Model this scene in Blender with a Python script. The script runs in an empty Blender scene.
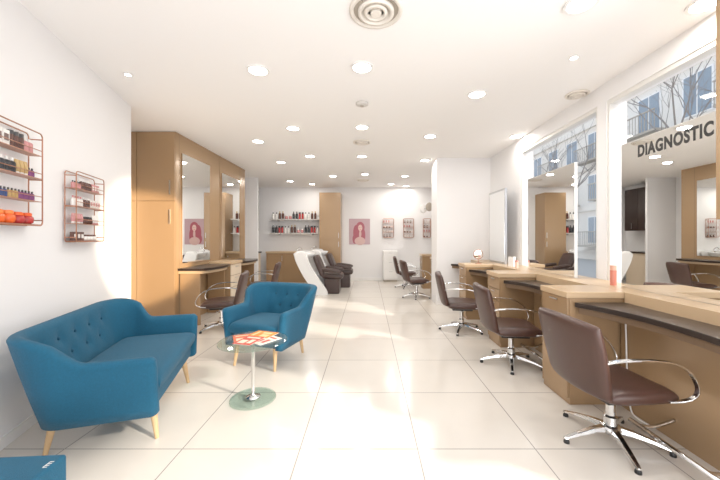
import bpy, math, random
from mathutils import Vector, Matrix
random.seed(7)
C = bpy.context.scene.collection
PI = math.pi
def R(d): return math.radians(d)
HC = 2.75
# ------------------------------------------------------------------ materials
def mat(name, col, rough=.5, metal=0, spec=.5, bump=0, bscale=200, var=0, vscale=5, coat=0, emit=None, estr=0, sheen=0):
    m = bpy.data.materials.new(name); m.use_nodes = True
    nt = m.node_tree; b = nt.nodes['Principled BSDF']
    b.inputs['Base Color'].default_value = (*col, 1)
    b.inputs['Roughness'].default_value = rough
    b.inputs['Metallic'].default_value = metal
    b.inputs['Specular IOR Level'].default_value = spec
    b.inputs['Coat Weight'].default_value = coat
    b.inputs['Sheen Weight'].default_value = sheen
    if emit:
        b.inputs['Emission Color'].default_value = (*emit, 1); b.inputs['Emission Strength'].default_value = estr
    tc = nt.nodes.new('ShaderNodeTexCoord')
    if var:
        n = nt.nodes.new('ShaderNodeTexNoise'); n.inputs['Scale'].default_value = vscale; n.inputs['Detail'].default_value = 4
        nt.links.new(tc.outputs['Object'], n.inputs['Vector'])
        mx = nt.nodes.new('ShaderNodeMix'); mx.data_type = 'RGBA'
        mx.inputs[6].default_value = (*[c*(1-var) for c in col], 1)
        mx.inputs[7].default_value = (*[min(1, c*(1+var)) for c in col], 1)
        nt.links.new(n.outputs['Fac'], mx.inputs[0]); nt.links.new(mx.outputs[2], b.inputs['Base Color'])
    if bump:
        n = nt.nodes.new('ShaderNodeTexNoise'); n.inputs['Scale'].default_value = bscale
        nt.links.new(tc.outputs['Object'], n.inputs['Vector'])
        bp = nt.nodes.new('ShaderNodeBump'); bp.inputs['Strength'].default_value = bump; bp.inputs['Distance'].default_value = .002
        nt.links.new(n.outputs['Fac'], bp.inputs['Height']); nt.links.new(bp.outputs[0], b.inputs['Normal'])
    return m
M = {}
M['wall'] = mat('wall_paint', (.83,.825,.83), .7, bump=.05, bscale=300)
M['ceil'] = mat('ceiling_paint', (.94,.93,.92), .8)
M['white'] = mat('white_lacquer', (.85,.84,.82), .35)
M['frame'] = mat('window_aluminium', (.74,.73,.70), .4)
M['bronze'] = mat('champagne_laminate', (.37,.24,.13), .25, metal=.15, spec=.6)
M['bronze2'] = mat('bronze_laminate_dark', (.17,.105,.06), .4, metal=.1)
M['seam'] = mat('dark_seam', (.12,.07,.03), .6)
M['cream'] = mat('golden_beige_laminate', (.54,.385,.235), .3)
M['cream2'] = mat('cream_drawer', (.68,.57,.44), .35)
M['darktop'] = mat('dark_worktop', (.022,.013,.010), .28)
M['dark'] = mat('dark_brown_lacquer', (.03,.016,.012), .3)
M['leather'] = mat('brown_leather', (.060,.027,.020), .36, bump=.25, bscale=120, var=.12, vscale=8)
M['leather2'] = mat('dark_leather', (.045,.024,.02), .38, bump=.2, bscale=120)
M['chrome'] = mat('chrome', (.72,.72,.72), .12, metal=1)
M['blue'] = mat('teal_fabric', (.001,.088,.168), .85, bump=.8, bscale=350, var=.22, vscale=90, sheen=.05)
M['blue2'] = mat('teal_button', (.001,.055,.11), .85)
M['legwood'] = mat('light_beech', (.60,.40,.21), .45, var=.1, vscale=20)
M['copper'] = mat('copper_wire', (.46,.22,.14), .35, metal=.7)
M['black'] = mat('black_plastic', (.004,.004,.005), .4)
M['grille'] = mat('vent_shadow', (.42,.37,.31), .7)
M['steel'] = mat('brushed_steel', (.55,.55,.55), .3, metal=1)
M['lamp'] = mat('lamp_glow', (1,1,1), .5, emit=(1,.96,.88), estr=14)
M['mirror'] = mat('mirror_silver', (.90,.91,.90), 0.0, metal=1)
M['asphalt'] = mat('street_asphalt', (.40,.38,.36), .9, var=.1)
M['facade'] = mat('facade_render', (.80,.76,.70), .8, var=.04)
M['facade2'] = mat('facade_stone', (.78,.73,.66), .8, var=.06)
M['fwin'] = mat('far_window_glass', (.24,.30,.36), .2)
M['bark'] = mat('bark', (.24,.21,.19), .9, var=.2, vscale=30)
M['ceramic'] = mat('white_ceramic', (.80,.80,.80), .12, coat=.3)
def glassy(name, tint, base):
    m = bpy.data.materials.new(name); m.use_nodes = True; nt = m.node_tree
    for n in list(nt.nodes): nt.nodes.remove(n)
    o = nt.nodes.new('ShaderNodeOutputMaterial'); t = nt.nodes.new('ShaderNodeBsdfTransparent'); t.inputs[0].default_value = (*tint, 1)
    gl = nt.nodes.new('ShaderNodeBsdfGlossy'); gl.inputs['Roughness'].default_value = .02
    lw = nt.nodes.new('ShaderNodeLayerWeight'); lw.inputs[0].default_value = .5
    pw = nt.nodes.new('ShaderNodeMath'); pw.operation = 'POWER'; pw.inputs[1].default_value = 5
    ma = nt.nodes.new('ShaderNodeMath'); ma.operation = 'MULTIPLY_ADD'; ma.inputs[1].default_value = .8; ma.inputs[2].default_value = base
    mx = nt.nodes.new('ShaderNodeMixShader')
    nt.links.new(lw.outputs['Facing'], pw.inputs[0]); nt.links.new(pw.outputs[0], ma.inputs[0]); nt.links.new(ma.outputs[0], mx.inputs[0])
    nt.links.new(t.outputs[0], mx.inputs[1]); nt.links.new(gl.outputs[0], mx.inputs[2]); nt.links.new(mx.outputs[0], o.inputs[0])
    return m
M['pane'] = glassy('window_glass', (.99,.99,1), .02)
M['tglass'] = glassy('table_glass', (.84,.92,.89), .08)
def floor_mat():
    m = bpy.data.materials.new('cream_tiles'); m.use_nodes = True; nt = m.node_tree; b = nt.nodes['Principled BSDF']
    tc = nt.nodes.new('ShaderNodeTexCoord'); mp = nt.nodes.new('ShaderNodeMapping'); mp.inputs['Location'].default_value = (.403+6.97, .174+6.9, 0)
    br = nt.nodes.new('ShaderNodeTexBrick'); br.offset = 0; br.squash = 1
    br.inputs['Scale'].default_value = 1; br.inputs['Brick Width'].default_value = .697; br.inputs['Row Height'].default_value = .69
    br.inputs['Mortar Size'].default_value = .0035; br.inputs['Mortar Smooth'].default_value = .1
    br.inputs['Color1'].default_value = (.67,.63,.575,1); br.inputs['Color2'].default_value = (.645,.605,.55,1); br.inputs['Mortar'].default_value = (.30,.28,.26,1)
    nt.links.new(tc.outputs['Object'], mp.inputs[0]); nt.links.new(mp.outputs[0], br.inputs[0])
    nz = nt.nodes.new('ShaderNodeTexNoise'); nz.inputs['Scale'].default_value = 3; nz.inputs['Detail'].default_value = 6
    nt.links.new(tc.outputs['Object'], nz.inputs['Vector'])
    mr = nt.nodes.new('ShaderNodeMapRange'); mr.inputs[3].default_value = .95; mr.inputs[4].default_value = 1.04
    nt.links.new(nz.outputs['Fac'], mr.inputs[0])
    mx = nt.nodes.new('ShaderNodeVectorMath'); mx.operation = 'SCALE'
    nt.links.new(br.outputs[0], mx.inputs[0]); nt.links.new(mr.outputs[0], mx.inputs['Scale']); nt.links.new(mx.outputs[0], b.inputs['Base Color'])
    b.inputs['Roughness'].default_value = .17; b.inputs['Specular IOR Level'].default_value = .5
    return m
M['floor'] = floor_mat()
_cc = {}
def cmat(col, rough=.35, metal=0):
    k = (tuple(col), rough, metal)
    if k not in _cc: _cc[k] = mat('product_colour', col, rough, metal)
    return _cc[k]
# ------------------------------------------------------------------ mesh builder
class MB:
    def __init__(s): s.v = []; s.f = []
    def box(s, x0, x1, y0, y1, z0, z1):
        n = len(s.v)
        s.v += [(x0,y0,z0),(x1,y0,z0),(x1,y1,z0),(x0,y1,z0),(x0,y0,z1),(x1,y0,z1),(x1,y1,z1),(x0,y1,z1)]
        s.f += [[n+i for i in q] for q in ((0,3,2,1),(4,5,6,7),(0,1,5,4),(1,2,6,5),(2,3,7,6),(3,0,4,7))]; return s
    def prism(s, poly, z0, z1):
        n = len(s.v); k = len(poly)
        s.v += [(x,y,z0) for x,y in poly] + [(x,y,z1) for x,y in poly]
        s.f += [[n+i for i in range(k)][::-1], [n+k+i for i in range(k)]]
        s.f += [[n+i, n+(i+1)%k, n+k+(i+1)%k, n+k+i] for i in range(k)]; return s
    def rings(s, rs, closed_ends=True):
        n = len(s.v); k = len(rs[0])
        for r in rs: s.v += [tuple(p) for p in r]
        for i in range(len(rs)-1):
            for j in range(k):
                a = n+i*k+j; b = n+i*k+(j+1)%k
                s.f.append([a, b, b+k, a+k])
        if closed_ends:
            s.f.append([n+j for j in range(k)][::-1]); s.f.append([n+(len(rs)-1)*k+j for j in range(k)])
        return s
    def lathe(s, prof, c=(0,0,0), seg=24):
        rs = [[(c[0]+max(r,1e-4)*math.cos(2*PI*j/seg), c[1]+max(r,1e-4)*math.sin(2*PI*j/seg), c[2]+z) for j in range(seg)] for r, z in prof]
        return s.rings(rs)
    def tube(s, pts, r, seg=8, closed=False):
        pts = [Vector(p) for p in pts]; rs = []; up = None
        for i, p in enumerate(pts):
            t = (pts[min(i+1,len(pts)-1)] - pts[max(i-1,0)]).normalized()
            if up is None: up = Vector((0,0,1)) if abs(t.z) < .9 else Vector((1,0,0))
            a = t.cross(up)
            if a.length < 1e-5: a = t.orthogonal()
            a.normalize(); b = a.cross(t).normalized(); up = b
            rr = r[i] if isinstance(r, (list,tuple)) else r
            rs.append([p + a*rr*math.cos(2*PI*j/seg) + b*rr*math.sin(2*PI*j/seg) for j in range(seg)])
        return s.rings(rs)
    def bar(s, pts, w, h, side):
        pts = [Vector(p) for p in pts]; sd = Vector(side).normalized(); rs = []
        for i, p in enumerate(pts):
            t = (pts[min(i+1,len(pts)-1)] - pts[max(i-1,0)]).normalized()
            nn = t.cross(sd).normalized()
            rs.append([p+sd*w/2+nn*h/2, p+sd*w/2-nn*h/2, p-sd*w/2-nn*h/2, p-sd*w/2+nn*h/2])
        return s.rings(rs)
    def pillow(s, f, T, nu=18, nv=14, p=5, k=.12):
        def P(u, v):
            uu = u*math.sqrt(1-k*v*v); vv = v*math.sqrt(1-k*u*u); return Vector(f(uu, vv))
        n = len(s.v); us = [math.sin(PI/2*(2*i/nu-1)) for i in range(nu+1)]; vs = [math.sin(PI/2*(2*i/nv-1)) for i in range(nv+1)]
        for sgn in (1,-1):
            for u in us:
                for v in vs:
                    c = P(u,v); e = .01
                    nn = (P(u+e,v)-P(u-e,v)).cross(P(u,v+e)-P(u,v-e)).normalized()
                    th = T*max(0,(1-abs(u)**p))**(1/3)*max(0,(1-abs(v)**p))**(1/3)
                    s.v.append(tuple(c+nn*th*sgn))
        w = nv+1; o = (nu+1)*w
        for i in range(nu):
            for j in range(nv):
                a = n+i*w+j; s.f.append([a,a+w,a+w+1,a+1]); s.f.append([a+o,a+o+1,a+o+w+1,a+o+w])
        return s
    def build(s, name, m, parent=None, bevel=0, smooth=False, sub=0, merge=False, fix=True):
        me = bpy.data.meshes.new(name); me.from_pydata([tuple(v) for v in s.v], [], s.f)
        import bmesh
        bm = bmesh.new(); bm.from_mesh(me)
        if merge: bmesh.ops.remove_doubles(bm, verts=bm.verts, dist=1e-5)
        if fix: bmesh.ops.recalc_face_normals(bm, faces=bm.faces)
        bm.to_mesh(me); bm.free()
        me.materials.append(m)
        if smooth:
            for p in me.polygons: p.use_smooth = True
        o = bpy.data.objects.new(name, me); C.objects.link(o)
        if parent: o.parent = parent
        if bevel:
            b = o.modifiers.new('bevel','BEVEL'); b.width = bevel; b.segments = 2; b.limit_method = 'ANGLE'
        if sub:
            b = o.modifiers.new('sub','SUBSURF'); b.levels = sub; b.render_levels = sub
        return o
def box(name, m, x0,x1,y0,y1,z0,z1, parent=None, bevel=0): return MB().box(x0,x1,y0,y1,z0,z1).build(name, m, parent, bevel)
def tag(o, label, cat, group=None, loc=None, rotz=None):
    o['label'] = label; o['category'] = cat
    if group: o['group'] = group
    if loc is not None: o.location = loc
    if rotz is not None: o.rotation_euler = (0,0,rotz)
    return o
def thing(name, label, cat, loc=(0,0,0), rotz=0, group=None):
    o = bpy.data.objects.new(name, None); C.objects.link(o); o.empty_display_size = .1
    return tag(o, label, cat, group, loc, rotz)
def dup(root, loc, rotz, label=None, group=None, parent=None):
    r = root.copy(); C.objects.link(r); r.location = loc; r.rotation_euler = (0,0,rotz)
    if label: r['label'] = label
    if group: r['group'] = group
    for ch in root.children:
        c = ch.copy(); C.objects.link(c); c.parent = r
        for g in ch.children:
            d = g.copy(); C.objects.link(d); d.parent = c
    return r
def struct(o): o['kind'] = 'structure'; return o
def catmull(pts, n=6):
    pts = [Vector(p) for p in pts]; out = []
    for i in range(len(pts)-1):
        p0 = pts[max(i-1,0)]; p1 = pts[i]; p2 = pts[i+1]; p3 = pts[min(i+2,len(pts)-1)]
        for k in range(n):
            t = k/n
            out.append(.5*((2*p1)+(p2-p0)*t+(2*p0-5*p1+4*p2-p3)*t*t+(3*p1-p0-3*p2+p3)*t**3))
    out.append(pts[-1]); return out
# ------------------------------------------------------------------ room shell
LW = lambda z: -1.597-.304*z           # left wall x at depth z
YB = -2.2; YE = 9.5; XR = 2.3; XL = -3.45
poly = [(LW(YB),YB),(XR,YB),(XR,YE),(XL,YE),(XL,3.66),(LW(3.66),3.66)]
struct(MB().prism(poly, -.1, 0).build('floor', M['floor']))
struct(MB().prism([(LW(YB)-.1,YB-.1),(XR+.2,YB-.1),(XR+.2,YE+.1),(XL-.1,YE+.1),(XL-.1,3.66),(LW(3.66)-.1,3.66)], HC, HC+.15).build('ceiling', M['ceil']))
struct(MB().prism([(LW(YB),YB),(LW(3.66),3.66),(XL,3.66),(XL,3.5),(LW(3.5)-.15,3.5),(LW(YB)-.15,YB)][::-1], 0, HC).build('wall_left', M['wall']))
struct(box('wall_left_alcove', M['wall'], XL-.1, XL, 3.5, YE, 0, HC))
struct(box('wall_left_stub', M['wall'], XL, -2.74, 7.94, 8.0, 0, HC))
struct(box('wall_back', M['wall'], XL-.1, XR+.2, YE, YE+.1, 0, HC))
wins = [(-1.4,1.4),(1.52,3.09),(3.21,4.84)]
b = MB(); b.box(XR,XR+.2,YB,YE,0,.75); b.box(XR,XR+.2,YB,YE,2.57,HC)
ys = [YB,-1.4,1.4,1.52,3.09,3.21,4.84,YE]
for i in range(0,8,2): b.box(XR,XR+.2,ys[i],ys[i+1],.75,2.57)
struct(b.build('wall_right', M['wall']))
for i,(y0,y1) in enumerate(wins):
    w = struct(bpy.data.objects.new('window_%d' % (i+1), None)); C.objects.link(w); w.location = (XR+.05, 0, 0)
    f = MB(); t = .03
    f.box(-.04,.04,y0,y0+t,.75,2.57).box(-.04,.04,y1-t,y1,.75,2.57).box(-.04,.04,y0+t,y1-t,.75,.79).box(-.04,.04,y0+t,y1-t,2.53,2.57)
    f.build('window_frame', M['frame'], w)
    box('pane', M['pane'], -.004,.004,y0+t,y1-t,.79,2.53, w)
b = MB(); b.box(LW(YB)-.1,XR+.2,YB-.1,YB,2.5,HC); b.box(LW(YB)-.1,LW(YB)+.2,YB-.1,YB,0,2.5); b.box(XR-.3,XR+.2,YB-.1,YB,0,2.5)
struct(b.build('wall_front', M['wall']))
w = struct(bpy.data.objects.new('window_4', None)); C.objects.link(w); w.location = (0,YB-.05,0)
x0,x1 = LW(YB)+.2, XR-.3
f = MB(); f.box(x0,x0+.05,-.04,.04,0,2.5).box(x1-.05,x1,-.04,.04,0,2.5).box(x0,x1,-.04,.04,2.44,2.5).box(x0,x1,-.04,.04,0,.06).box(.6,.66,-.04,.04,.06,2.44)
f.build('window_frame', M['frame'], w); box('pane', M['pane'], x0,x1,-.004,.004,.06,2.44, w)
struct(box('wall_pillar', M['wall'], 1.29, XR, 6.0, 6.5, 0, HC))
struct(box('wall_right_rear', M['wall'], 1.9, XR, 6.5, YE, 0, HC))
b = MB(); b.prism([(LW(YB),YB),(LW(3.66),3.66),(LW(3.66)+.012,3.66),(LW(YB)+.012,YB)][::-1], 0, .07)
struct(b.build('baseboard_left', M['white']))
struct(box('baseboard_back', M['white'], -.77, 1.9, YE-.012, YE, 0, .07))
struct(box('trim_1', M['bronze'], 2.05, 2.3, 1.45, 1.885, 1.36, HC))
# ------------------------------------------------------------------ ceiling fittings
def cz(px, py): Z = 480/(238-py); return ((px-368)/320*Z, Z)
dl = thing('downlight', 'x', 'ceiling light')
MB().lathe([(.088,-.001),(.098,-.001),(.098,-.012),(.08,-.012),(.075,-.004)], seg=28).build('trim_ring', M['white'], dl, smooth=False)
MB().lathe([(.0,-.003),(.077,-.003),(.077,-.006),(0,-.0065)], seg=24).build('lamp_disc', M['lamp'], dl)
lights = [(258,70,'over the blue sofa'),(362,67,'near the big round vent'),(477,94,'above the nearest styling chairs'),(581,3,'at the top edge near the big window'),(706,3,'at the top right corner beside the window head'),
 (293,128,'in front of the tall bronze cabinets'),(362,127,'between the smoke detector and small vent'),(430,136,'in front of the white pillar'),(516,136,'by the left end of the windows'),(258,141,'beside the cabinet top'),
 (310,156,'over the waiting armchair aisle'),(281,162,'beside the second tall mirror'),(425,160,'at the pillar corner'),(362,156,'third along the middle row'),(333,176,'over the backwash units'),(365,174,'middle row before the back wall'),(405,176,'over the far styling chairs'),(391,184,'left of the pair near the back wall'),(312,184,'over the wood counter'),(406,186,'right of the pair near the back wall'),(290,181,'over the bottle shelves')]
for i,(px,py,w_) in enumerate(lights):
    x,y = cz(px,py); y = min(y, 9.2)
    lab = 'round white recessed ceiling light ' + w_
    if i == 0: o = dl; o.location = (x,y,HC); o['label'] = lab; o['group'] = 'recessed ceiling lights'
    else: o = dup(dl, (x,y,HC), 0, lab, 'recessed ceiling lights')
    L = bpy.data.lights.new('downlight_lamp','AREA'); L.shape = 'DISK'; L.size = .13; L.energy = 4.5; L.color = (1,.94,.87)
    lo = bpy.data.objects.new('downlight_lamp', L); C.objects.link(lo); lo.location = (x,y,HC-.02)
for px,py,lab in [(128,74,'tiny white ceiling spot above the left wall corner'),(574,57,'tiny white ceiling spot nearest the windows')]:
    x,y = cz(px,py); o = thing('ceiling_spot', lab, 'ceiling light', (x,y,HC), 0, 'tiny ceiling spots')
    MB().lathe([(.035,-.001),(.04,-.01),(.028,-.012),(.025,-.005)]).build('trim_ring', M['white'], o)
    MB().lathe([(0,-.004),(.026,-.004),(.026,-.007),(0,-.0075)]).build('lamp_disc', M['lamp'], o)
def vent(px,py,r,lab):
    x,y = cz(px,py); o = thing('ceiling_vent', lab, 'ceiling vent', (x,y,HC))
    m_ = cmat((.80,.75,.68), .5)
    MB().lathe([(r,-.001),(r,-.012),(r*.86,-.02),(r*.84,-.004)], seg=40).build('outer_ring', m_, o, smooth=True)
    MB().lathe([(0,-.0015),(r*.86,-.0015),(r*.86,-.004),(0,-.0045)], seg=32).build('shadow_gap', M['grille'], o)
    for k,q in enumerate((.68,.44)):
        MB().lathe([(r*q,-.006),(r*q,-.026),(r*(q-.13),-.03),(r*(q-.13),-.008)], seg=32).build('cone_ring', m_, o, smooth=True)
    MB().lathe([(0,-.006),(r*.22,-.006),(r*.2,-.03),(0,-.032)], seg=24).build('centre_disc', m_, o)
vent(376,10,.175,'large round ceiling air diffuser at the top of the view')
vent(577,94,.11,'round ceiling air diffuser by the windows')
vent(362,142,.14,'small round ceiling air diffuser in the middle row')
vent(363,180,.16,'round ceiling air diffuser nearest the back wall')
x,y = cz(362,103); o = thing('smoke_detector','small grey round smoke detector on the ceiling','smoke detector',(x,y,HC))
MB().lathe([(.07,-.001),(.07,-.02),(.05,-.03),(0,-.032)]).build('housing', cmat((.6,.58,.55)), o, smooth=True)
MB().lathe([(.02,-.031),(.02,-.038),(0,-.04)]).build('sensor', M['grille'], o)
# ------------------------------------------------------------------ sofa / armchair
def upholstered(name, label, cat, loc, rotz, W, D, ha, hb, btn, legx, legy, t=.038):
    o = thing(name, label, cat, loc, rotz)
    a = W/2-t-.015; yb = D/2-t-.06; r = .10; y0 = -D/2+.05; z0 = .20
    path = []
    n = 16
    for i in range(n): path.append((Vector((-a, y0+(yb-r-y0)*i/n)), Vector((-1,0))))
    for i in range(10): th = PI - PI/2*i/10; path.append((Vector((-a+r+r*math.cos(th), yb-r+r*math.sin(th))), Vector((math.cos(th), math.sin(th)))))
    nb = int((2*a-2*r)/.018)
    for i in range(nb+1): path.append((Vector((-a+r+(2*a-2*r)*i/nb, yb)), Vector((0,1))))
    full = path + [(Vector((-p.x,p.y)), Vector((-nn.x,nn.y))) for p,nn in path[:26][::-1]]
    buttons = [(bx, bz) for bz, xs in btn for bx in xs]
    def ring(p, nn, tt, ext=0, tang=Vector((0,0))):
        w = min(1,max(0,(p.y-(yb-.22))/.19)); w = w*w*(3-2*w)
        h = ha+(hb-ha)*w; fl = .14+.11*w
        h2 = h-(t-tt)
        pts = []
        def pt(off, z, dd=0):
            q = p + nn*(off+fl*(z-z0)) + tang*ext; pts.append((q.x, q.y, z))
        for k in range(7): pt(tt*(.9+.1*math.sin(PI*k/6)), z0+(t-tt)*.5+(h2-tt-z0)*k/6)
        for k in range(1,7): th = PI*k/7; pt(tt*math.cos(th), h2-tt+tt*math.sin(th))
        for k in range(18):
            z = h2-tt-(h2-tt-z0-(t-tt)*.5)*k/17; off = -tt
            if abs(nn.y) > .8:
                for bx,bz in buttons:
                    d2 = (p.x-bx)**2+(z-bz)**2; off += .014*math.exp(-d2/.0009)+.009*math.exp(-d2/.004)
            pt(off, z)
        return pts
    rs = []
    for k in (3,2,1): ph = PI/2*k/3.3; rs.append(ring(*full[0], t*math.cos(ph), t*math.sin(ph), Vector((0,-1))))
    for q in full: rs.append(ring(*q, t))
    for k in (1,2,3): ph = PI/2*k/3.3; rs.append(ring(*full[-1], t*math.cos(ph), t*math.sin(ph), Vector((0,-1))))
    MB().rings(rs).build('shell', M['blue'], o, smooth=True)
    yf = -D/2+.02; ybk = yb+.02
    MB().box(-a+t*.5, a-t*.5, yf+.03, ybk, z0+.005, z0+.11).build('seat_frame', M['blue'], o, bevel=.02)
    cw = a-t*.2; cd0, cd1 = yf-.01, yb-t*.6
    MB().pillow(lambda u,v: (cw*u, (cd0+cd1)/2+(cd1-cd0)/2*v, z0+.168+.012*(1-u*u)*(1-v*v)), .062, 26, 18, 12, .03).build('seat_cushion', M['blue'], o, smooth=True, merge=True)
    for bx,bz in buttons:
        p_y = yb - t + .25*(bz-z0)
        bb = MB().lathe([(0,.006),(.006,.005),(.010,0),(.009,-.006),(0,-.008)], seg=12)
        bb.v = [(bx+v[0], p_y+.016-v[2], bz+v[1]) for v in bb.v]
        bb.build('button', M['blue2'], o, smooth=True)
    for sx in (-1,1):
        for sy in (-1,1):
            x, y = sx*legx, legy[0] if sy < 0 else legy[1]
            MB().tube([(x*.93,y*.93+0,z0+.02),(x*1.0,y+sy*.015,0)], [.024,.012], 12).build('leg', M['legwood'], o)
    return o
rt = R(107); ax = Vector((math.cos(rt), math.sin(rt))); ay = Vector((-ax.y, ax.x))
W,D = 1.11,.68
c = Vector((-1.225,1.88)) + ax*W/2*.98 + ay*D/2
upholstered('sofa','teal blue two seat tufted fabric sofa with pale wooden legs against left wall','sofa',(c.x,c.y,0),rt,W,D,.56,.73,
   [(.61,[-.36,-.18,0,.18,.36]),(.50,[-.27,-.09,.09,.27])], .40, (-.27,.26))
upholstered('armchair','teal blue tufted fabric armchair with pale wooden legs behind glass table','armchair',(-1.01,3.32,0),R(-18),.67,.64,.56,.74,
   [(.62,[-.14,0,.14]),(.50,[-.07,.07])], .23, (-.25,.24))
o = thing('pouf','square teal blue fabric pouf cut by the bottom left corner','pouf',(-1.40,1.02,0),R(4))
MB().box(-.23,.23,-.23,.23,.02,.40).build('cushion_body', M['blue'], o, bevel=.012)
b = MB()
for k in range(4): b.box(.205,.220,.150+k*.010,.153+k*.010,.4,.4006)
b.box(.205,.2075,.150,.183,.4,.4007).build('white_print', M['white'], o)
for sx in (-.18,.18):
    for sy in (-.18,.18): MB().lathe([(.02,0),(.02,.02)],(sx,sy,0)).build('foot', M['black'], o)
# ------------------------------------------------------------------ glass table and magazines
tx,ty = -.89,2.48
o = thing('side_table','small round glass side table with chrome stem between sofa and armchair','table',(tx,ty,0))
MB().lathe([(.165,0),(.172,.005),(.172,.013),(.165,.018)], seg=48).build('base', M['tglass'], o)
MB().lathe([(.055,.018),(.055,.026),(.018,.034),(.014,.05),(.014,.43),(.03,.438),(.06,.442),(.06,.448)], seg=24).build('stem', M['chrome'], o, smooth=True)
MB().lathe([(.25,.448),(.256,.451),(.256,.457),(.25,.46)], seg=64).build('glass_top', M['tglass'], o)
mags = [((-.09,.04),25,(.70,.16,.08),'red covered magazine lowest in the pile on glass table'),((.10,-.02),-35,(.8,.70,.60),'white covered magazine in the pile on glass table'),((.04,.11),70,(.75,.26,.05),'orange covered magazine at the back of the pile'),((-.01,-.06),-15,(.60,.10,.07),'crimson covered magazine topmost on glass table')]
for i,((dx,dy),rz,col,lab) in enumerate(mags):
    m = thing('magazine', lab, 'magazine', (tx+dx,ty+dy,.4605+i*.0042), R(rz), 'magazines on the glass table')
    box('pages', M['white'], -.073,.073,-.098,.098,0,.0032, m)
    box('cover', cmat(col,.2), -.075,.075,-.10,.10,.0032,.0038, m)
    c2 = [(.85,.6,.4),(.5,.10,.08),(.9,.6,.3),(.9,.75,.6)][i]
    MB().box(-.055,.0,-.07,.0,.0038,.0040).box(-.055,.055,.05,.075,.0038,.0040).box(.015,.05,-.06,.02,.0038,.004).build('cover_picture', cmat(c2,.2), m)
# ------------------------------------------------------------------ salon chairs
def salon_chair(lab, lm):
    o = thing('salon_chair', lab, 'chair', group='styling chairs')
    MB().pillow(lambda u,v: (.24*u*(1-.06*v), -.02-.22*v*1, .355+.014*u*u-.012*max(0,v)**2), .048, 20, 18, 6, .14).build('seat', lm, o, smooth=True, merge=True)
    MB().pillow(lambda u,v: (.265*u*(1+.05*v), .235+.085*(v+1)*.5*1.1-.045*u*u, .565+.212*v+.012*(1-u*u)*max(0,v)), .036, 22, 18, 7, .08).build('backrest', lm, o, smooth=True, merge=True)
    for s in (-1,1):
        x = s*.28
        pts = catmull([(s*.24,.26,.565),(s*.268,.18,.592),(x,.05,.60),(x,-.10,.585),(x,-.20,.535),(s*.275,-.255,.455),(s*.262,-.262,.395),(s*.245,-.22,.36),(s*.22,-.15,.345)], 6)
        MB().bar(pts, .026, .010, (1,0,0)).build('armrest', M['chrome'], o, bevel=.002)
    MB().box(-.14,.14,-.13,.13,.288,.312).build('seat_plate', M['black'], o, bevel=.005)
    MB().lathe([(.038,.09),(.038,.15),(.026,.16),(.026,.25),(.05,.27),(.05,.29)], seg=20).build('column', M['chrome'], o, smooth=False)
    MB().tube([(.03,0,.27),(.16,-.02,.265),(.24,-.02,.28)], .007).build('pump_lever', M['chrome'], o, smooth=True)
    MB().lathe([(.0,.055),(.055,.055),(.06,.075),(.05,.10),(0,.105)], seg=20).build('hub', M['chrome'], o, smooth=True)
    for k in range(5):
        th = 2*PI*k/5+.35; d = Vector((math.cos(th), math.sin(th), 0)); sd = (-d.y, d.x, 0)
        rs = []
        for q,zc,w,h in ((.03,.08,.05,.036),(.12,.072,.044,.026),(.22,.052,.036,.018),(.285,.034,.03,.014),(.305,.03,.02,.01)):
            p = d*q; sdv = Vector(sd)
            rs.append([p+sdv*w/2+Vector((0,0,zc-h/2)), p+sdv*w*.35+Vector((0,0,zc+h/2)), p-sdv*w*.35+Vector((0,0,zc+h/2)), p-sdv*w/2+Vector((0,0,zc-h/2))])
        lg = MB().rings(rs).build('leg', M['chrome'], o, bevel=.003)
        MB().lathe([(.017,0),(.017,.012),(.009,.028)], tuple(d*.288), 12).build('glide', M['black'], lg)
    return o
ch = salon_chair('brown leather salon chair nearest the camera at the right hand worktop', M['leather'])
ch.location = (1.50,1.98,0); ch.rotation_euler = (0,0,R(93))
G = 'styling chairs'
dup(ch,(1.43,3.20,0),R(84),'brown leather salon chair second from the camera on the window side',G)
dup(ch,(1.27,4.35,0),R(80),'brown leather salon chair third from the camera beside the white pillar',G)
dup(ch,(1.02,6.75,0),R(95),'brown salon chair just past the white pillar',G)
dup(ch,(.98,8.1,0),R(85),'brown salon chair farthest along the window side near back wall',G)
dup(ch,(-2.02,4.42,0),R(-75),'brown salon chair at the left dark worktop behind the armchair',G)
dup(ch,(-2.02,6.1,0),R(-80),'brown salon chair beside the second tall left mirror',G)
# ------------------------------------------------------------------ right stations
def pedestal(y0,y1,lab,x0=1.5,x1=1.95,group='pedestal cabinets on the window side'):
    o = thing('pedestal_cabinet', lab, 'cabinet', (x0,(y0+y1)/2,0), 0, group); w = (y1-y0)/2; d = x1-x0
    box('body', M['bronze'], .012,d,-w,w,.0,.80, o)
    for z0,z1 in ((.05,.52),(.53,.655),(.662,.798)):
        f = box('drawer' if z0>.1 else 'door', M['bronze'], -.004,.0118,-w+.004,w-.004,z0,z1, o, .002)
        MB().tube([(-.012,-.05,z1-.03),(-.012,.05,z1-.03)], .004).build('handle', M['steel'], f)
    box('cabinet_top', M['cream'], -.015,d-.001,-w-.01,w+.01,.80,.845, o, .004)
    return o
pedestal(2.40,2.75,'bronze pedestal cabinet with pale top right of the second chair')
pedestal(3.65,4.0,'bronze pedestal cabinet with pale top between second and third chairs')
pedestal(4.9,5.25,'bronze pedestal cabinet with pale top beyond the third chair')
pedestal(6.62,6.95,'small bronze pedestal cabinet just past the white pillar',1.36,1.7)
pedestal(7.9,8.25,'small bronze pedestal cabinet farthest past the white pillar',1.34,1.7)
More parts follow.
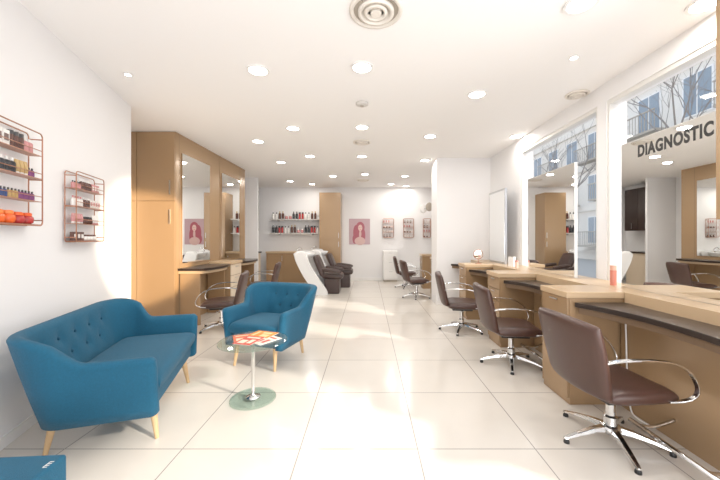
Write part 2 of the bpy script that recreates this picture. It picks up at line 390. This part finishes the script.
def desk(y0,y1,lab,foot=True):
    o = thing('styling_desk', lab, 'desk', (1.5,(y0+y1)/2,0), 0, 'dark worktops on the window side'); w = (y1-y0)/2-.002
    fr = [(.04+.15*(1-abs(v)**2.2), v*w) for v in [i/12-1 for i in range(25)]]
    MB().prism([(.449,-w),(.449,w)] + fr[::-1], .735,.77).build('worktop', M['darktop'], o, bevel=.003)
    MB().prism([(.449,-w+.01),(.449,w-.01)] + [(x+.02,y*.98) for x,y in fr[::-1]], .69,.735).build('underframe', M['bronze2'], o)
    box('back_panel', M['bronze'], .385,.445,-w,w,.0,.69, o)
    box('rear_lip', M['cream'], .41,.449,-w,w,.77,.845, o)
    if foot:
        MB().tube(catmull([(.385,-.2,.13),(.25,-.2,.09),(.16,-.2,.10)]),.011).tube(catmull([(.385,.2,.13),(.25,.2,.09),(.16,.2,.10)]),.011).tube([(.16,-.26,.10),(.16,.26,.10)],.014,12).build('footrest', M['chrome'], o, smooth=True)
    return o
desk(1.15,2.385,'dark curved worktop in front of the nearest chair')
desk(2.765,3.635,'dark curved worktop in front of the second chair')
desk(4.015,4.885,'dark curved worktop in front of the third chair')
desk(5.265,5.95,'dark worktop beside the white pillar',False)
o = thing('window_ledge','long pale oak ledge with bronze base running under the windows','ledge',(1.952,3.5,0))
box('ledge_board', M['cream'], 0,.346,-2.35,2.47,.785,.845, o, .004)
box('base_panel', M['bronze'], .01,.346,-2.34,2.46,0,.784, o)
def mirror(y0,y1,z0,z1,lab,x=2.1,s=1,name='standing_mirror',fr=None,mg=.003):
    o = thing(name, lab, 'mirror', (x,(y0+y1)/2,z0), 0 if s>0 else PI); w = (y1-y0)/2; h = z1-z0
    box('backing_board', fr or M['white'], .0,.028 if s>0 else .012,-w,w,0,h, o)
    box('mirror_glass', M['mirror'], -.004,-.0002,-w+mg,w-mg,mg,h-mg, o)
    return o
m1 = mirror(1.5,2.65,.8455,2.02,'large mirror with black lettering on the ledge behind nearest chair')
mirror(3.25,4.2,.8455,2.02,'mirror on the ledge before the second window behind second chair')
mirror(4.9,5.55,.8455,2.02,'narrow looking mirror on the ledge between window and pillar',fr=M['steel'],mg=.03)
cu = bpy.data.curves.new('t','FONT'); cu.body = 'DIAGNOSTIC'; cu.size = .12; cu.extrude = .0003; cu.offset = .0052; cu.space_character = 1.12
to = bpy.data.objects.new('t', cu); C.objects.link(to)
bpy.context.view_layer.update()
me = bpy.data.meshes.new_from_object(to.evaluated_get(bpy.context.evaluated_depsgraph_get())); bpy.data.objects.remove(to)
xs = [v.co.x for v in me.vertices]; sc = .545/(max(xs)-min(xs)); mx0 = min(xs)
for v in me.vertices:
    x,y,z = v.co; v.co = (-.0045-z, -(x-mx0)*sc+(2.485-2.075), y*1.0+(1.88-.845))
me.materials.clear(); me.materials.append(M['black'])
lt = bpy.data.objects.new('lettering', me); C.objects.link(lt); lt.parent = m1; lt['label'] = 'black capital letters reading DIAGNOSTIC'
def bottle(h, r, body, cap, neck=True):
    o = bpy.data.objects.new('bottle', None); C.objects.link(o)
    MB().lathe([(r*.92,0),(r,.004),(r,h*.66),(r*.8,h*.74),(r*.36,h*.78),(r*.36,h*.8)] if neck else [(r*.95,0),(r,.003),(r,h*.74),(r*.96,h*.76)], seg=16).build('body', cmat(body,.25), o, smooth=False)
    MB().lathe([(r*.42,h*.79),(r*.42,h),(0,h+.0005)] if neck else [(r,h*.76),(r,h),(0,h+.0005)], seg=14).build('cap', cmat(cap,.3), o)
    return o
q = tag(bottle(.17,.024,(.60,.20,.14),(.70,.38,.28),False),'copper pink spray can on the ledge beside the lettered mirror','spray can',None,(2.10,2.74,.845)); q.name = 'spray_can'
q = tag(bottle(.10,.022,(.80,.60,.50),(.7,.3,.25),False),'short pale pink tin on the ledge by the second mirror','tin',None,(2.02,4.35,.845)); q.name = 'tin'
o = thing('price_card','white folded card standing on the ledge left of second mirror','card',(2.03,4.55,.845),R(20))
MB().prism([(-.002,-.05),(0,-.05),(0,.05),(-.002,.05)],0,.14).build('front_leaf', M['white'], o)
MB().prism([(.0,-.05),(.04,-.05),(.04,-.048),(.0,-.048)],0,.14).build('side_leaf', M['white'], o)
tag(MB().tube(catmull([(1.875,2.33,.66),(1.872,2.32,.5),(1.872,2.31,.25),(1.868,2.28,.05),(1.86,2.22,.007),(1.872,2.1,.007)]),.005).build('power_cable', M['white'], smooth=True),'white power cable hanging under the nearest dark worktop','cable')
o = thing('table_mirror','small round copper rimmed mirror on the ledge by the pillar','mirror',(1.75,5.08,.845))
MB().lathe([(.05,0),(.05,.008),(.006,.014),(.006,.07)]).build('stand', M['copper'], o)
rg = MB().lathe([(0,-.005),(.07,-.005),(.078,0),(.07,.005),(0,.005)], seg=32); rg.v = [(v[0],v[2],v[1]+.145) for v in rg.v]; rg.build('rim', M['copper'], o)
rg = MB().lathe([(0,-.001),(.066,-.001),(.066,.001),(0,.001)], seg=32); rg.v = [(v[0],v[2]-.0062,v[1]+.145) for v in rg.v]; rg.build('glass', M['mirror'], o)
# ------------------------------------------------------------------ left tall cabinets
o = thing('tall_cabinet','tall bronze cabinet at the left wall corner with doors facing the camera','cabinet',(-3.08,4.49,0))
box('body', M['bronze'], -.36,.37,.02,1.35,0,HC-.002, o)
for z0,z1 in ((.06,1.765),(1.775,HC-.012)):
    for x0,x1 in ((-.355,-.17),(-.163,.367)):
        d = box('door', M['bronze'], x0,x1,.0,.019,z0,z1, o, .002)
        if x1 > 0: box('handle', M['steel'], x1-.07,x1-.062,-.018,-.0005,1.86 if z0>1 else 1.45,2.06 if z0>1 else 1.65, d)
box('side_groove', M['seam'], .3701,.3712,.1,.104,0,HC-.01, o)
o2 = thing('tall_cabinet','tall bronze cabinet run carrying the second tall mirror','cabinet',(-3.08,5.86,0))
box('body', M['bronze'], -.36,.37,0,1.19,0,HC-.002, o2)
box('side_groove', M['seam'], .3701,.3712,.9,.904,0,HC-.01, o2)
mirror(4.64,5.45,.88,2.48,'tall wall mirror on bronze cabinet above the left dark worktop',-2.695,-1,'wall_mirror',M['bronze'])
mirror(5.9,6.7,.88,2.45,'tall wall mirror farther along on the left bronze cabinets',-2.695,-1,'wall_mirror',M['bronze'])
def ldesk(y0,y1,lab):
    o = thing('styling_desk', lab, 'desk', (-2.708,(y0+y1)/2,0), 0, 'dark worktops on the left side'); w=(y1-y0)/2
    fr = [(.36+.09*(1-abs(v)**2.5), v*w) for v in [i/10-1 for i in range(21)]]
    MB().prism([(0,w),(0,-w)]+fr, .78,.815).build('worktop', M['darktop'], o, bevel=.003)
    MB().prism([(0,w-.02),(0,-w+.02)]+[(x-.03,y*.96) for x,y in fr], .74,.78).build('underframe', M['cream'], o)
    for yy in (-w+.03,w-.06): box('leg_panel', M['bronze'], .02,.30,yy,yy+.03,0,.74, o)
    return o
ldesk(4.55,5.42,'dark worktop under the first tall mirror on the left')
ldesk(5.92,6.8,'dark worktop under the second tall mirror on the left')
o = thing('drawer_cabinet','cream drawer pedestal between the two left worktops','cabinet',(-2.706,5.67,0))
box('body', M['bronze'], 0,.36,-.22,.22,0,.80, o)
for z0,z1 in ((.06,.4),(.41,.6),(.61,.79)):
    d = box('drawer', M['cream2'], .3605,.375,-.215,.215,z0,z1, o, .002); MB().tube([(.385,-.06,z1-.04),(.385,.06,z1-.04)],.005).build('handle', M['steel'], d)
box('cabinet_top', M['cream'], 0,.39,-.235,.235,.80,.85, o, .003)
# ------------------------------------------------------------------ product racks
TIER = ['bottom','second','third','top']
def rack(lab, loc, rotz, W, H, tiers, D=.08, r=.0042):
    o = thing('product_rack', lab, 'rack', loc, rotz)
    f = MB(); q = .025
    for y in (-D,-.008):                      # rounded rectangular wire loops front and back
        pts = []
        for cx,cz_,a0 in ((W/2-q,q,-90),(W/2-q,H-q,0),(-W/2+q,H-q,90),(-W/2+q,q,180)):
            for k in range(5):
                th = R(a0+90*k/4); pts.append((cx+q*math.cos(th), y, cz_+q*math.sin(th)))
        pts.append(pts[0]); f.tube(pts, r, 6)
    for x in (-W/2,W/2):
        for z in (q+.01,H/2,H-q-.01): f.tube([(x,-D,z),(x,-.008,z)], r, 6)
    f.build('frame', M['copper'], o)
    for k in range(tiers):
        z = H*k/tiers+.004
        box('shelf', M['copper'], -W/2+.004,W/2-.004,-D,-.01,z,z+.004, o)
        if k: MB().tube([(-W/2,-D,z+.035),(W/2,-D,z+.035)], r*.7, 6).build('guard_rail', M['copper'], o)
    return o
_proto = {}
def item(kind, col, cap, h, r, loc, rotz, lab, group):
    k = (kind,tuple(col),tuple(cap),h,r)
    if k in _proto: return dup(_proto[k], loc, rotz, lab, group)
    if kind in ('bottle','polish'): o = bottle(h,r,col,cap,True); o.name = 'bottle' if kind=='bottle' else 'nail_polish'
    elif kind == 'can': o = bottle(h,r,col,cap,False); o.name = 'spray_can'
    elif kind == 'jar':
        o = bpy.data.objects.new('jar', None); C.objects.link(o)
        MB().lathe([(r*.6,0),(r*.9,h*.12),(r,h*.35),(r*.92,h*.6),(r*.7,h*.72)], seg=18).build('body', cmat(col,.25), o, smooth=True)
        MB().lathe([(r*.74,h*.72),(r*.74,h*.95),(r*.6,h),(0,h)], seg=18).build('lid', cmat(cap,.3), o)
    elif kind == 'tube':
        o = bpy.data.objects.new('cosmetic_tube', None); C.objects.link(o)
        MB().rings([[(rr*math.cos(2*PI*j/14), q*math.sin(2*PI*j/14), z) for j in range(14)] for rr,q,z in ((r*.8,r*.8,h*.18),(r,r*.9,h*.5),(r*1.15,.002,h))]).build('body', cmat(col), o)
        MB().lathe([(r*.75,0),(r*.75,h*.18)], seg=14).build('cap', cmat(cap), o)
    else:
        o = bpy.data.objects.new('carton', None); C.objects.link(o)
        box('box_body', cmat(col), -r,r,-r*.6,r*.6,0,h, o, .001); box('front_print', cmat(cap), -r*.7,r*.7,-r*.6-.0008,-r*.6,h*.3,h*.75, o)
    tag(o, lab, {'bottle':'bottle','polish':'nail polish','can':'spray can','jar':'jar','tube':'tube','carton':'box'}[kind], group, loc, rotz)
    _proto[k] = o; return o
def stock(rk, W, H, tiers, rows, gname, cname, D=.08, y=None, gap=.005):
    y = -D*.55 if y is None else y
    c, s = math.cos(rk.rotation_euler.z), math.sin(rk.rotation_euler.z)
    for k, runs in enumerate(rows):
        x = -W/2+.015; z = rk.location.z + H*k/tiers+.0085
        for kind,word,col,cap,h,r,n in runs:
            for i in range(n):
                if x + 2*r > W/2-.005: break
                xx = x + r
                item(kind,col,cap,h,r,(rk.location.x+c*xx-s*y, rk.location.y+s*xx+c*y, z), rk.rotation_euler.z,
                     '%s on the %s shelf of %s' % (word, TIER[k], cname), gname)
                x += 2*r+gap
wr = math.atan2(.957,-.291)
rA = rack('copper wire product rack nearest the left edge of the view',(LW(1.79)+.008,1.79,1.33),wr,.62,.60,4)
rB = rack('copper wire product rack on the left wall above the sofa back',(LW(2.66)+.008,2.66,1.22),wr,.43,.55,4)
W_=(.80,.78,.75); K_=(.02,.02,.025); RD=(.42,.03,.03); OR=(.80,.12,.02); PK=(.60,.27,.27); BR=(.10,.04,.03); BL=(.03,.07,.22); GD=(.5,.33,.12); PU=(.20,.05,.18)
stock(rA,.62,.60,4,[
 [('carton','dark carton',K_,OR,.09,.028,3),('jar','round orange jar',OR,(.9,.22,.05),.075,.036,3),('jar','round red jar',RD,OR,.07,.036,2)],
 [('polish','dark nail polish bottle',K_,K_,.06,.012,5),('polish','red nail polish bottle',RD,K_,.06,.012,5),('polish','blue nail polish bottle',BL,K_,.06,.012,3),('polish','gold nail polish bottle',GD,K_,.06,.012,3),('polish','purple nail polish bottle',PU,K_,.06,.012,5)],
 [('carton','pink carton',PK,W_,.09,.024,2),('bottle','white bottle',W_,K_,.09,.018,5),('bottle','black bottle',K_,W_,.09,.018,3),('tube','gold tube',GD,W_,.09,.016,3),('polish','purple nail polish bottle',PU,K_,.06,.012,3)],
 [('can','black spray can',K_,GD,.10,.018,4),('carton','white carton',W_,BR,.09,.024,4),('can','dark spray can',BR,K_,.10,.018,3),('bottle','pink bottle',PK,W_,.09,.018,3)]],
 'products on the copper rack nearest the left edge','the leftmost copper rack',gap=.004)
stock(rB,.43,.55,4,[
 [('carton','brown carton',BR,W_,.07,.022,3),('jar','white jar',W_,BR,.05,.022,4)],
 [('tube','pink cosmetic tube',PK,W_,.08,.016,4),('jar','brown jar',BR,K_,.06,.02,3),('tube','white cosmetic tube',W_,PK,.08,.016,3)],
 [('bottle','white bottle',W_,PK,.08,.015,4),('bottle','brown bottle',BR,W_,.08,.015,3),('carton','white carton',W_,PK,.07,.018,4)],
 [('polish','rose nail polish bottle',PK,K_,.06,.012,4),('bottle','slim brown bottle',BR,W_,.09,.013,5),('carton','pink carton',PK,W_,.07,.018,4)]],
 'products on the copper rack above the sofa','the copper rack above the sofa',gap=.005)
for xc,nm,ww,off in ((.60,'left',.32,0),(1.2,'middle',.30,1),(1.74,'right',.22,2)):
    rk = rack('small copper rack on the back wall, %s one of the three' % nm,(xc,YE-.004,1.27),0,ww,.55,4,r=.005)
    rows = [[('carton','dark carton',BR,W_,.07,.022,3)],[('bottle','white bottle',W_,PK,.08,.018,4)],[('jar','brown jar',BR,W_,.05,.02,3)],[('tube','pink tube',PK,W_,.08,.016,3)]]
    stock(rk,ww,.55,4,rows[off:]+rows[:off],'products on the %s back wall rack' % nm,'the %s back wall rack' % nm,gap=.04)
for k,z in enumerate((1.40,1.80)):
    nm = ('lower','upper')[k]
    sh = thing('wall_shelf','%s white shelf of bottles on the alcove back wall' % nm,'shelf',(-2.13,YE-.004,z))
    box('board', cmat((.6,.58,.55)), -.72,.72,-.24,0,-.03,0, sh)
    for bx in (-.5,.5): box('bracket', M['steel'], bx-.01,bx+.01,-.2,0,-.06,-.03, sh)
    x = -.68; seq = [('bottle','dark bottle',K_,K_,.22,.036),('can','red spray can',RD,K_,.20,.032),('bottle','white bottle',W_,K_,.20,.038),('bottle','brown bottle',BR,GD,.23,.036),('jar','pink jar',PK,W_,.12,.045)]
    i = 0
    while x < .64:
        kind,wd,col,cap,h,r = seq[(i//2+k*2)%5]
        item(kind,col,cap,h,r,(-2.13+x+r, YE-.13, z+.0005),0,'%s on the %s alcove shelf' % (wd,nm),'bottles on the %s alcove shelf' % nm)
        x += 2*r+.02; i += 1
o = thing('base_cabinet','bronze base cabinet with pale counter below the alcove shelves','cabinet',(-2.13,YE-.004,0))
box('body', M['bronze'], -.73,.73,-.5,0,0,.82, o); box('counter', M['cream'], -.74,.74,-.53,0,.82,.87, o)
for k in range(3):
    d = box('door', M['bronze'], -.72+k*.482,-.72+k*.482+.472,-.515,-.5005,.08,.80, o, .002); box('handle', M['steel'], -.72+k*.482+.43,-.72+k*.482+.44,-.53,-.5155,.6,.75, d)
o = thing('tall_cupboard','tall bronze cupboard between the alcove shelves and the poster','cupboard',(-1.07,YE-.004,0))
box('body', M['bronze'], -.3,.3,-.5,0,0,2.53, o)
for z0,z1 in ((.06,1.2),(1.21,2.5)):
    d = box('door', M['bronze'], -.295,.295,-.516,-.5005,z0,z1, o, .002); box('handle', M['steel'], .24,.25,-.53,-.5165,1.0 if z0<1 else 1.25,1.15 if z0<1 else 1.4, d)
o = thing('wall_cabinet','dark brown wall cabinet on the alcove side wall, seen in lettered mirror','cabinet',(XL+.002,8.65,1.45))
box('body', M['dark'], 0,.33,-.45,.45,0,1.15, o)
for yy in (-.445,.005):
    d = box('door', M['dark'], .3305,.345,yy,yy+.44,.005,1.145, o, .002); box('handle', M['steel'], .346,.356,yy+.2,yy+.21,.05,.2, d)
o = thing('kitchen_counter','dark topped counter along the alcove side wall','counter',(XL+.002,8.46,0))
box('body', M['cream2'], 0,.46,-.44,.44,0,.84, o); box('counter_top', M['darktop'], 0,.49,-.45,.45,.84,.88, o)
# poster
o = thing('poster','portrait poster of a pink haired woman on pale pink ground on back wall','poster',(-.25,YE-.003,1.06))
box('sheet', cmat((.48,.32,.35),.3), -.31,.31,-.008,0,0,.76, o)
def disc(cx,cz_,rx,rz,y,n=20): return [(cx+rx*math.cos(2*PI*j/n), y, cz_+rz*math.sin(2*PI*j/n)) for j in range(n)]
def flat(name, m, polys, par):
    b = MB()
    for p in polys: b.rings([p,[(q[0],q[1]-.001,q[2]) for q in p]])
    return b.build(name, m, par)
flat('hair', cmat((.36,.07,.10)), [disc(0.02,.50,.13,.17,-.0085),disc(-.10,.34,.09,.24,-.0090),disc(.10,.26,.07,.22,-.0095),disc(-.14,.16,.07,.14,-.0093)], o)
flat('face', cmat((.70,.47,.42)), [disc(.02,.49,.062,.095,-.0108)], o)
flat('shoulders', cmat((.62,.40,.37)), [disc(.02,.31,.035,.11,-.0106),disc(.01,.10,.16,.12,-.0104)], o)
flat('eyes', M['dark'], [disc(-.006,.505,.012,.006,-.012,10),disc(.046,.505,.012,.006,-.012,10)], o)
flat('lips', cmat((.6,.05,.06)), [disc(.02,.445,.018,.008,-.012,10)], o)
o = thing('storage_cabinet','white low storage cabinet against the back wall under racks','cabinet',(.64,YE-.02,0))
box('body', M['white'], -.2,.2,-.4,0,.06,.88, o); box('plinth', M['grille'], -.19,.19,-.38,0,0,.06, o)
for k in range(3): d = box('drawer', M['white'], -.195,.195,-.415,-.4005,.08+k*.265,.335+k*.265, o, .003); box('handle', M['steel'], -.05,.05,-.425,-.4155,.29+k*.265,.30+k*.265, d)
o = thing('hair_processor','white wall mounted hair heater with lobed lamps past the pillar','hair dryer',(1.898,7.4,1.95))
MB().box(-.05,0,-.06,.06,-.1,.1).build('wall_bracket', M['white'], o, bevel=.01)
MB().tube(catmull([(-.05,0,0),(-.2,-.05,.08),(-.38,-.05,.06),(-.45,-.05,.0)]),.018,10).build('arm', M['steel'], o, smooth=True)
for k in range(3):
    th = -.9+.9*k; rg = MB().lathe([(.05,-.03),(.09,-.02),(.1,.01),(.07,.03),(0,.035)], seg=20)
    rg.v = [(-.52+.16*math.sin(th)+v[0]*.8, -.05-.16*math.cos(th)+v[2], .0+v[1]+.04*k-.04) for v in rg.v]; rg.build('lamp_head', M['grille'] if k==1 else M['white'], o, smooth=True)
MB().tube(catmull([(-.45,-.05,0),(-.52-.12,-.15,-.05),(-.52,-.21,0),(-.52+.12,-.15,.04),(-.45,-.05,0)]),.012).build('lamp_carrier', M['steel'], o, smooth=True)
# ------------------------------------------------------------------ backwash units (front +x after rotation)
def backwash(loc, lab):
    o = thing('backwash_unit', lab, 'wash chair', loc, R(90), 'hair washing chairs')
    sp_ = catmull([(.62,.90,0),(.56,.70,0),(.38,.36,0),(.20,.12,0),(.14,0,0)],5); fp = catmull([(-.14,0,0),(-.10,.12,0),(.06,.36,0),(.24,.64,0),(.34,.90,0),(.42,.96,0),(.54,.96,0)],5)
    prof = [(p.x,p.y) for p in sp_]+[(p.x,p.y) for p in fp]
    for s in (-1,1):
        rs = [[(x,.32+(y-.32)*q,.48+(z-.48)*q if z>.02 else 0) for y,z in prof] for x,q in ((s*.27,1),(s*.31,1),(s*.335,.92))]
        MB().rings(rs).build('side_shell', M['ceramic'], o, smooth=False, bevel=.006)
    MB().box(-.269,.269,.12,.32,0,.42).build('pedestal', M['ceramic'], o, bevel=.02)
    MB().lathe([(.06,0),(.15,.02),(.21,.08),(.235,.14),(.22,.145),(.19,.08),(.1,.04),(0,.035)], (0,.42,.77), 28).build('basin', M['ceramic'], o, smooth=True)
    MB().tube(catmull([(0,.56,.85),(0,.60,.98),(0,.54,1.03),(0,.49,.99)]),.012).build('tap', M['chrome'], o, smooth=True)
    MB().pillow(lambda u,v: (.24*u, -.22-.24*v, .40-.01*v), .075, 16,14,6,.1).build('seat', M['leather2'], o, smooth=True, merge=True)
    MB().pillow(lambda u,v: (.25*u, .08+.10*v, .62+.24*v), .065, 16,14,6,.1).build('backrest', M['leather2'], o, smooth=True, merge=True)
    for s in (-1,1): MB().pillow(lambda u,v: (s*.29+.045*v, -.22+.22*u, .53+.03*u), .045, 16,10,4,.2).build('armrest', M['leather2'], o, smooth=True, merge=True)
    MB().box(-.2,.2,-.38,-.04,.0,.335).build('base_box', M['leather2'], o, bevel=.02)
    return o
bw = backwash((-1.02,7.35,0),'dark brown wash chair with white slanted shell and basin, nearer of pair')
dup(bw,(-.84,8.25,0),R(90),'dark brown wash chair with white slanted shell and basin, farther of pair')
# ------------------------------------------------------------------ outside
struct(box('ground', M['asphalt'], XR+.2,40,-20,60,-.3,-.1))
def building(name, lab, x, y0, y1, h, m, cols, rows):
    o = thing(name, lab, 'building', (x,(y0+y1)/2,-.1)); w = (y1-y0)/2
    box('wall', m, 0,6,-w,w,0,h, o); box('roof', M['fwin'], -.2,6,-w-.1,w+.1,h,h+.25, o)
    for j in range(rows): box('cornice', m, -.14,-.001,-w,w,.45+j*2.6,.6+j*2.6, o)
    for i in range(cols):
        for j in range(rows):
            yc = -w+(i+.5)*2*w/cols; zc = 1.0+j*2.6
            if zc+1.8 > h: continue
            f = box('window_frame', M['white'], -.06,-.001,yc-.6,yc+.6,zc,zc+1.7, o)
            MB().box(-.07,-.061,yc-.53,yc-.03,zc+.06,zc+1.64).box(-.07,-.061,yc+.03,yc+.53,zc+.06,zc+1.64).build('pane', M['fwin'], f)
            if (i+j)%2 == 0:
                b = MB().box(-.7,-.142,yc-1,yc+1,zc-.2,zc-.1)
                for q in range(13): b.box(-.7,-.68,yc-1+q*.163,yc-.98+q*.163,zc-.1,zc+.7)
                b.box(-.72,-.66,yc-1,yc+1,zc+.7,zc+.75); b.build('balcony', M['grille'], o)
    return o
building('apartment_building','pale cream apartment block with balconies seen through nearer window',13,5,18,9.0,M['facade'],6,4)
building('apartment_building','pale stone apartment block seen through the second window',14,18.6,34,9.6,M['facade2'],7,4)
def tree(loc, lab, seed):
    rnd = random.Random(seed); o = thing('bare_tree', lab, 'tree', loc, 0, 'bare street trees'); tr = MB(); br = MB()
    def grow(p, d, L, r, lev):
        q = p + d*L; mid = p+d*L*.5+Vector((rnd.uniform(-1,1),rnd.uniform(-1,1),rnd.uniform(-1,1)))*L*.06
        (tr if lev == 0 else br).tube([p,mid,q],[r,r*.85,r*.65],6 if lev<3 else 4)
        if lev >= 5: return
        for k in range(3 if lev < 4 else 2):
            nd = (d+Vector((rnd.uniform(-1,1),rnd.uniform(-1,1),rnd.uniform(-.3,.8)))*.75).normalized(); grow(q, nd, L*rnd.uniform(.62,.82), r*.56, lev+1)
    grow(Vector((0,0,0)), Vector((0,0,1)), 2.2, .075, 0)
    tr.build('trunk', M['bark'], o, smooth=True); br.build('branches', M['bark'], o)
tree((8.2,8.6,-.1),'bare branched street tree seen through the nearer window',3)
tree((8.2,14,-.1),'bare branched street tree seen through the second window',5)
# ------------------------------------------------------------------ light
wd = bpy.data.worlds.new('world'); bpy.context.scene.world = wd; wd.use_nodes = True
nt = wd.node_tree; bg = nt.nodes['Background']
tc = nt.nodes.new('ShaderNodeTexCoord'); sp = nt.nodes.new('ShaderNodeSeparateXYZ'); cr = nt.nodes.new('ShaderNodeValToRGB')
cr.color_ramp.elements[0].color = (.96,.97,1,1); cr.color_ramp.elements[1].color = (.60,.79,1,1); cr.color_ramp.elements[1].position = .75
nt.links.new(tc.outputs['Generated'], sp.inputs[0]); nt.links.new(sp.outputs['Z'], cr.inputs[0]); nt.links.new(cr.outputs[0], bg.inputs[0])
bg.inputs[1].default_value = 1.05
S = bpy.data.lights.new('sun','SUN'); S.energy = 3.2; S.angle = R(2.5); S.color = (1,.90,.76)
so = bpy.data.objects.new('sun', S); C.objects.link(so); so.rotation_euler = Vector((-1,.55,-.62)).to_track_quat('-Z','Y').to_euler()
def area(name, loc, d, sx, sy, e, col):
    A = bpy.data.lights.new(name,'AREA'); A.shape = 'RECTANGLE'; A.size = sx; A.size_y = sy; A.energy = e; A.color = col
    ao = bpy.data.objects.new(name, A); C.objects.link(ao); ao.location = loc; ao.rotation_euler = Vector(d).to_track_quat('-Z','Z').to_euler()
area('shopfront_daylight', (.6,YB-.25,.9), (0,1,.75), 2.6, 1.6, 80, (1,.98,.97))  # added fill outside the rear glazing, tilted up to lift the ceiling
area('window_daylight', (XR+.5,0,1.3), (-1,.35,1.0), 2.6, 1.4, 60, (1,.98,.97))  # added fill outside the unseen side window, aimed upward to brighten the ceiling
P = bpy.data.lights.new('low_sunbeam','SPOT'); P.energy = 14000; P.color = (1,.76,.48); P.spot_size = R(8); P.spot_blend = .3; P.shadow_soft_size = .05  # added warm spot, stands in for sun on the left wall corner
po = bpy.data.objects.new('low_sunbeam', P); C.objects.link(po); po.location = (7.2,-2.7,2.5); po.rotation_euler = (Vector((-2.90,4.10,1.15))-Vector(po.location)).to_track_quat('-Z','Y').to_euler()
# ------------------------------------------------------------------ camera
cd = bpy.data.cameras.new('camera'); co = bpy.data.objects.new('camera', cd); C.objects.link(co)
cd.lens = 16; cd.sensor_width = 36; cd.shift_x = -8/720; cd.shift_y = -2/720; cd.clip_start = .02
co.location = (0,0,1.25); co.rotation_euler = (R(90),0,0)
sc_ = bpy.context.scene; sc_.camera = co
sc_.view_settings.view_transform = 'Standard'; sc_.view_settings.look = 'None'; sc_.view_settings.exposure = .38; sc_.view_settings.gamma = 1.08
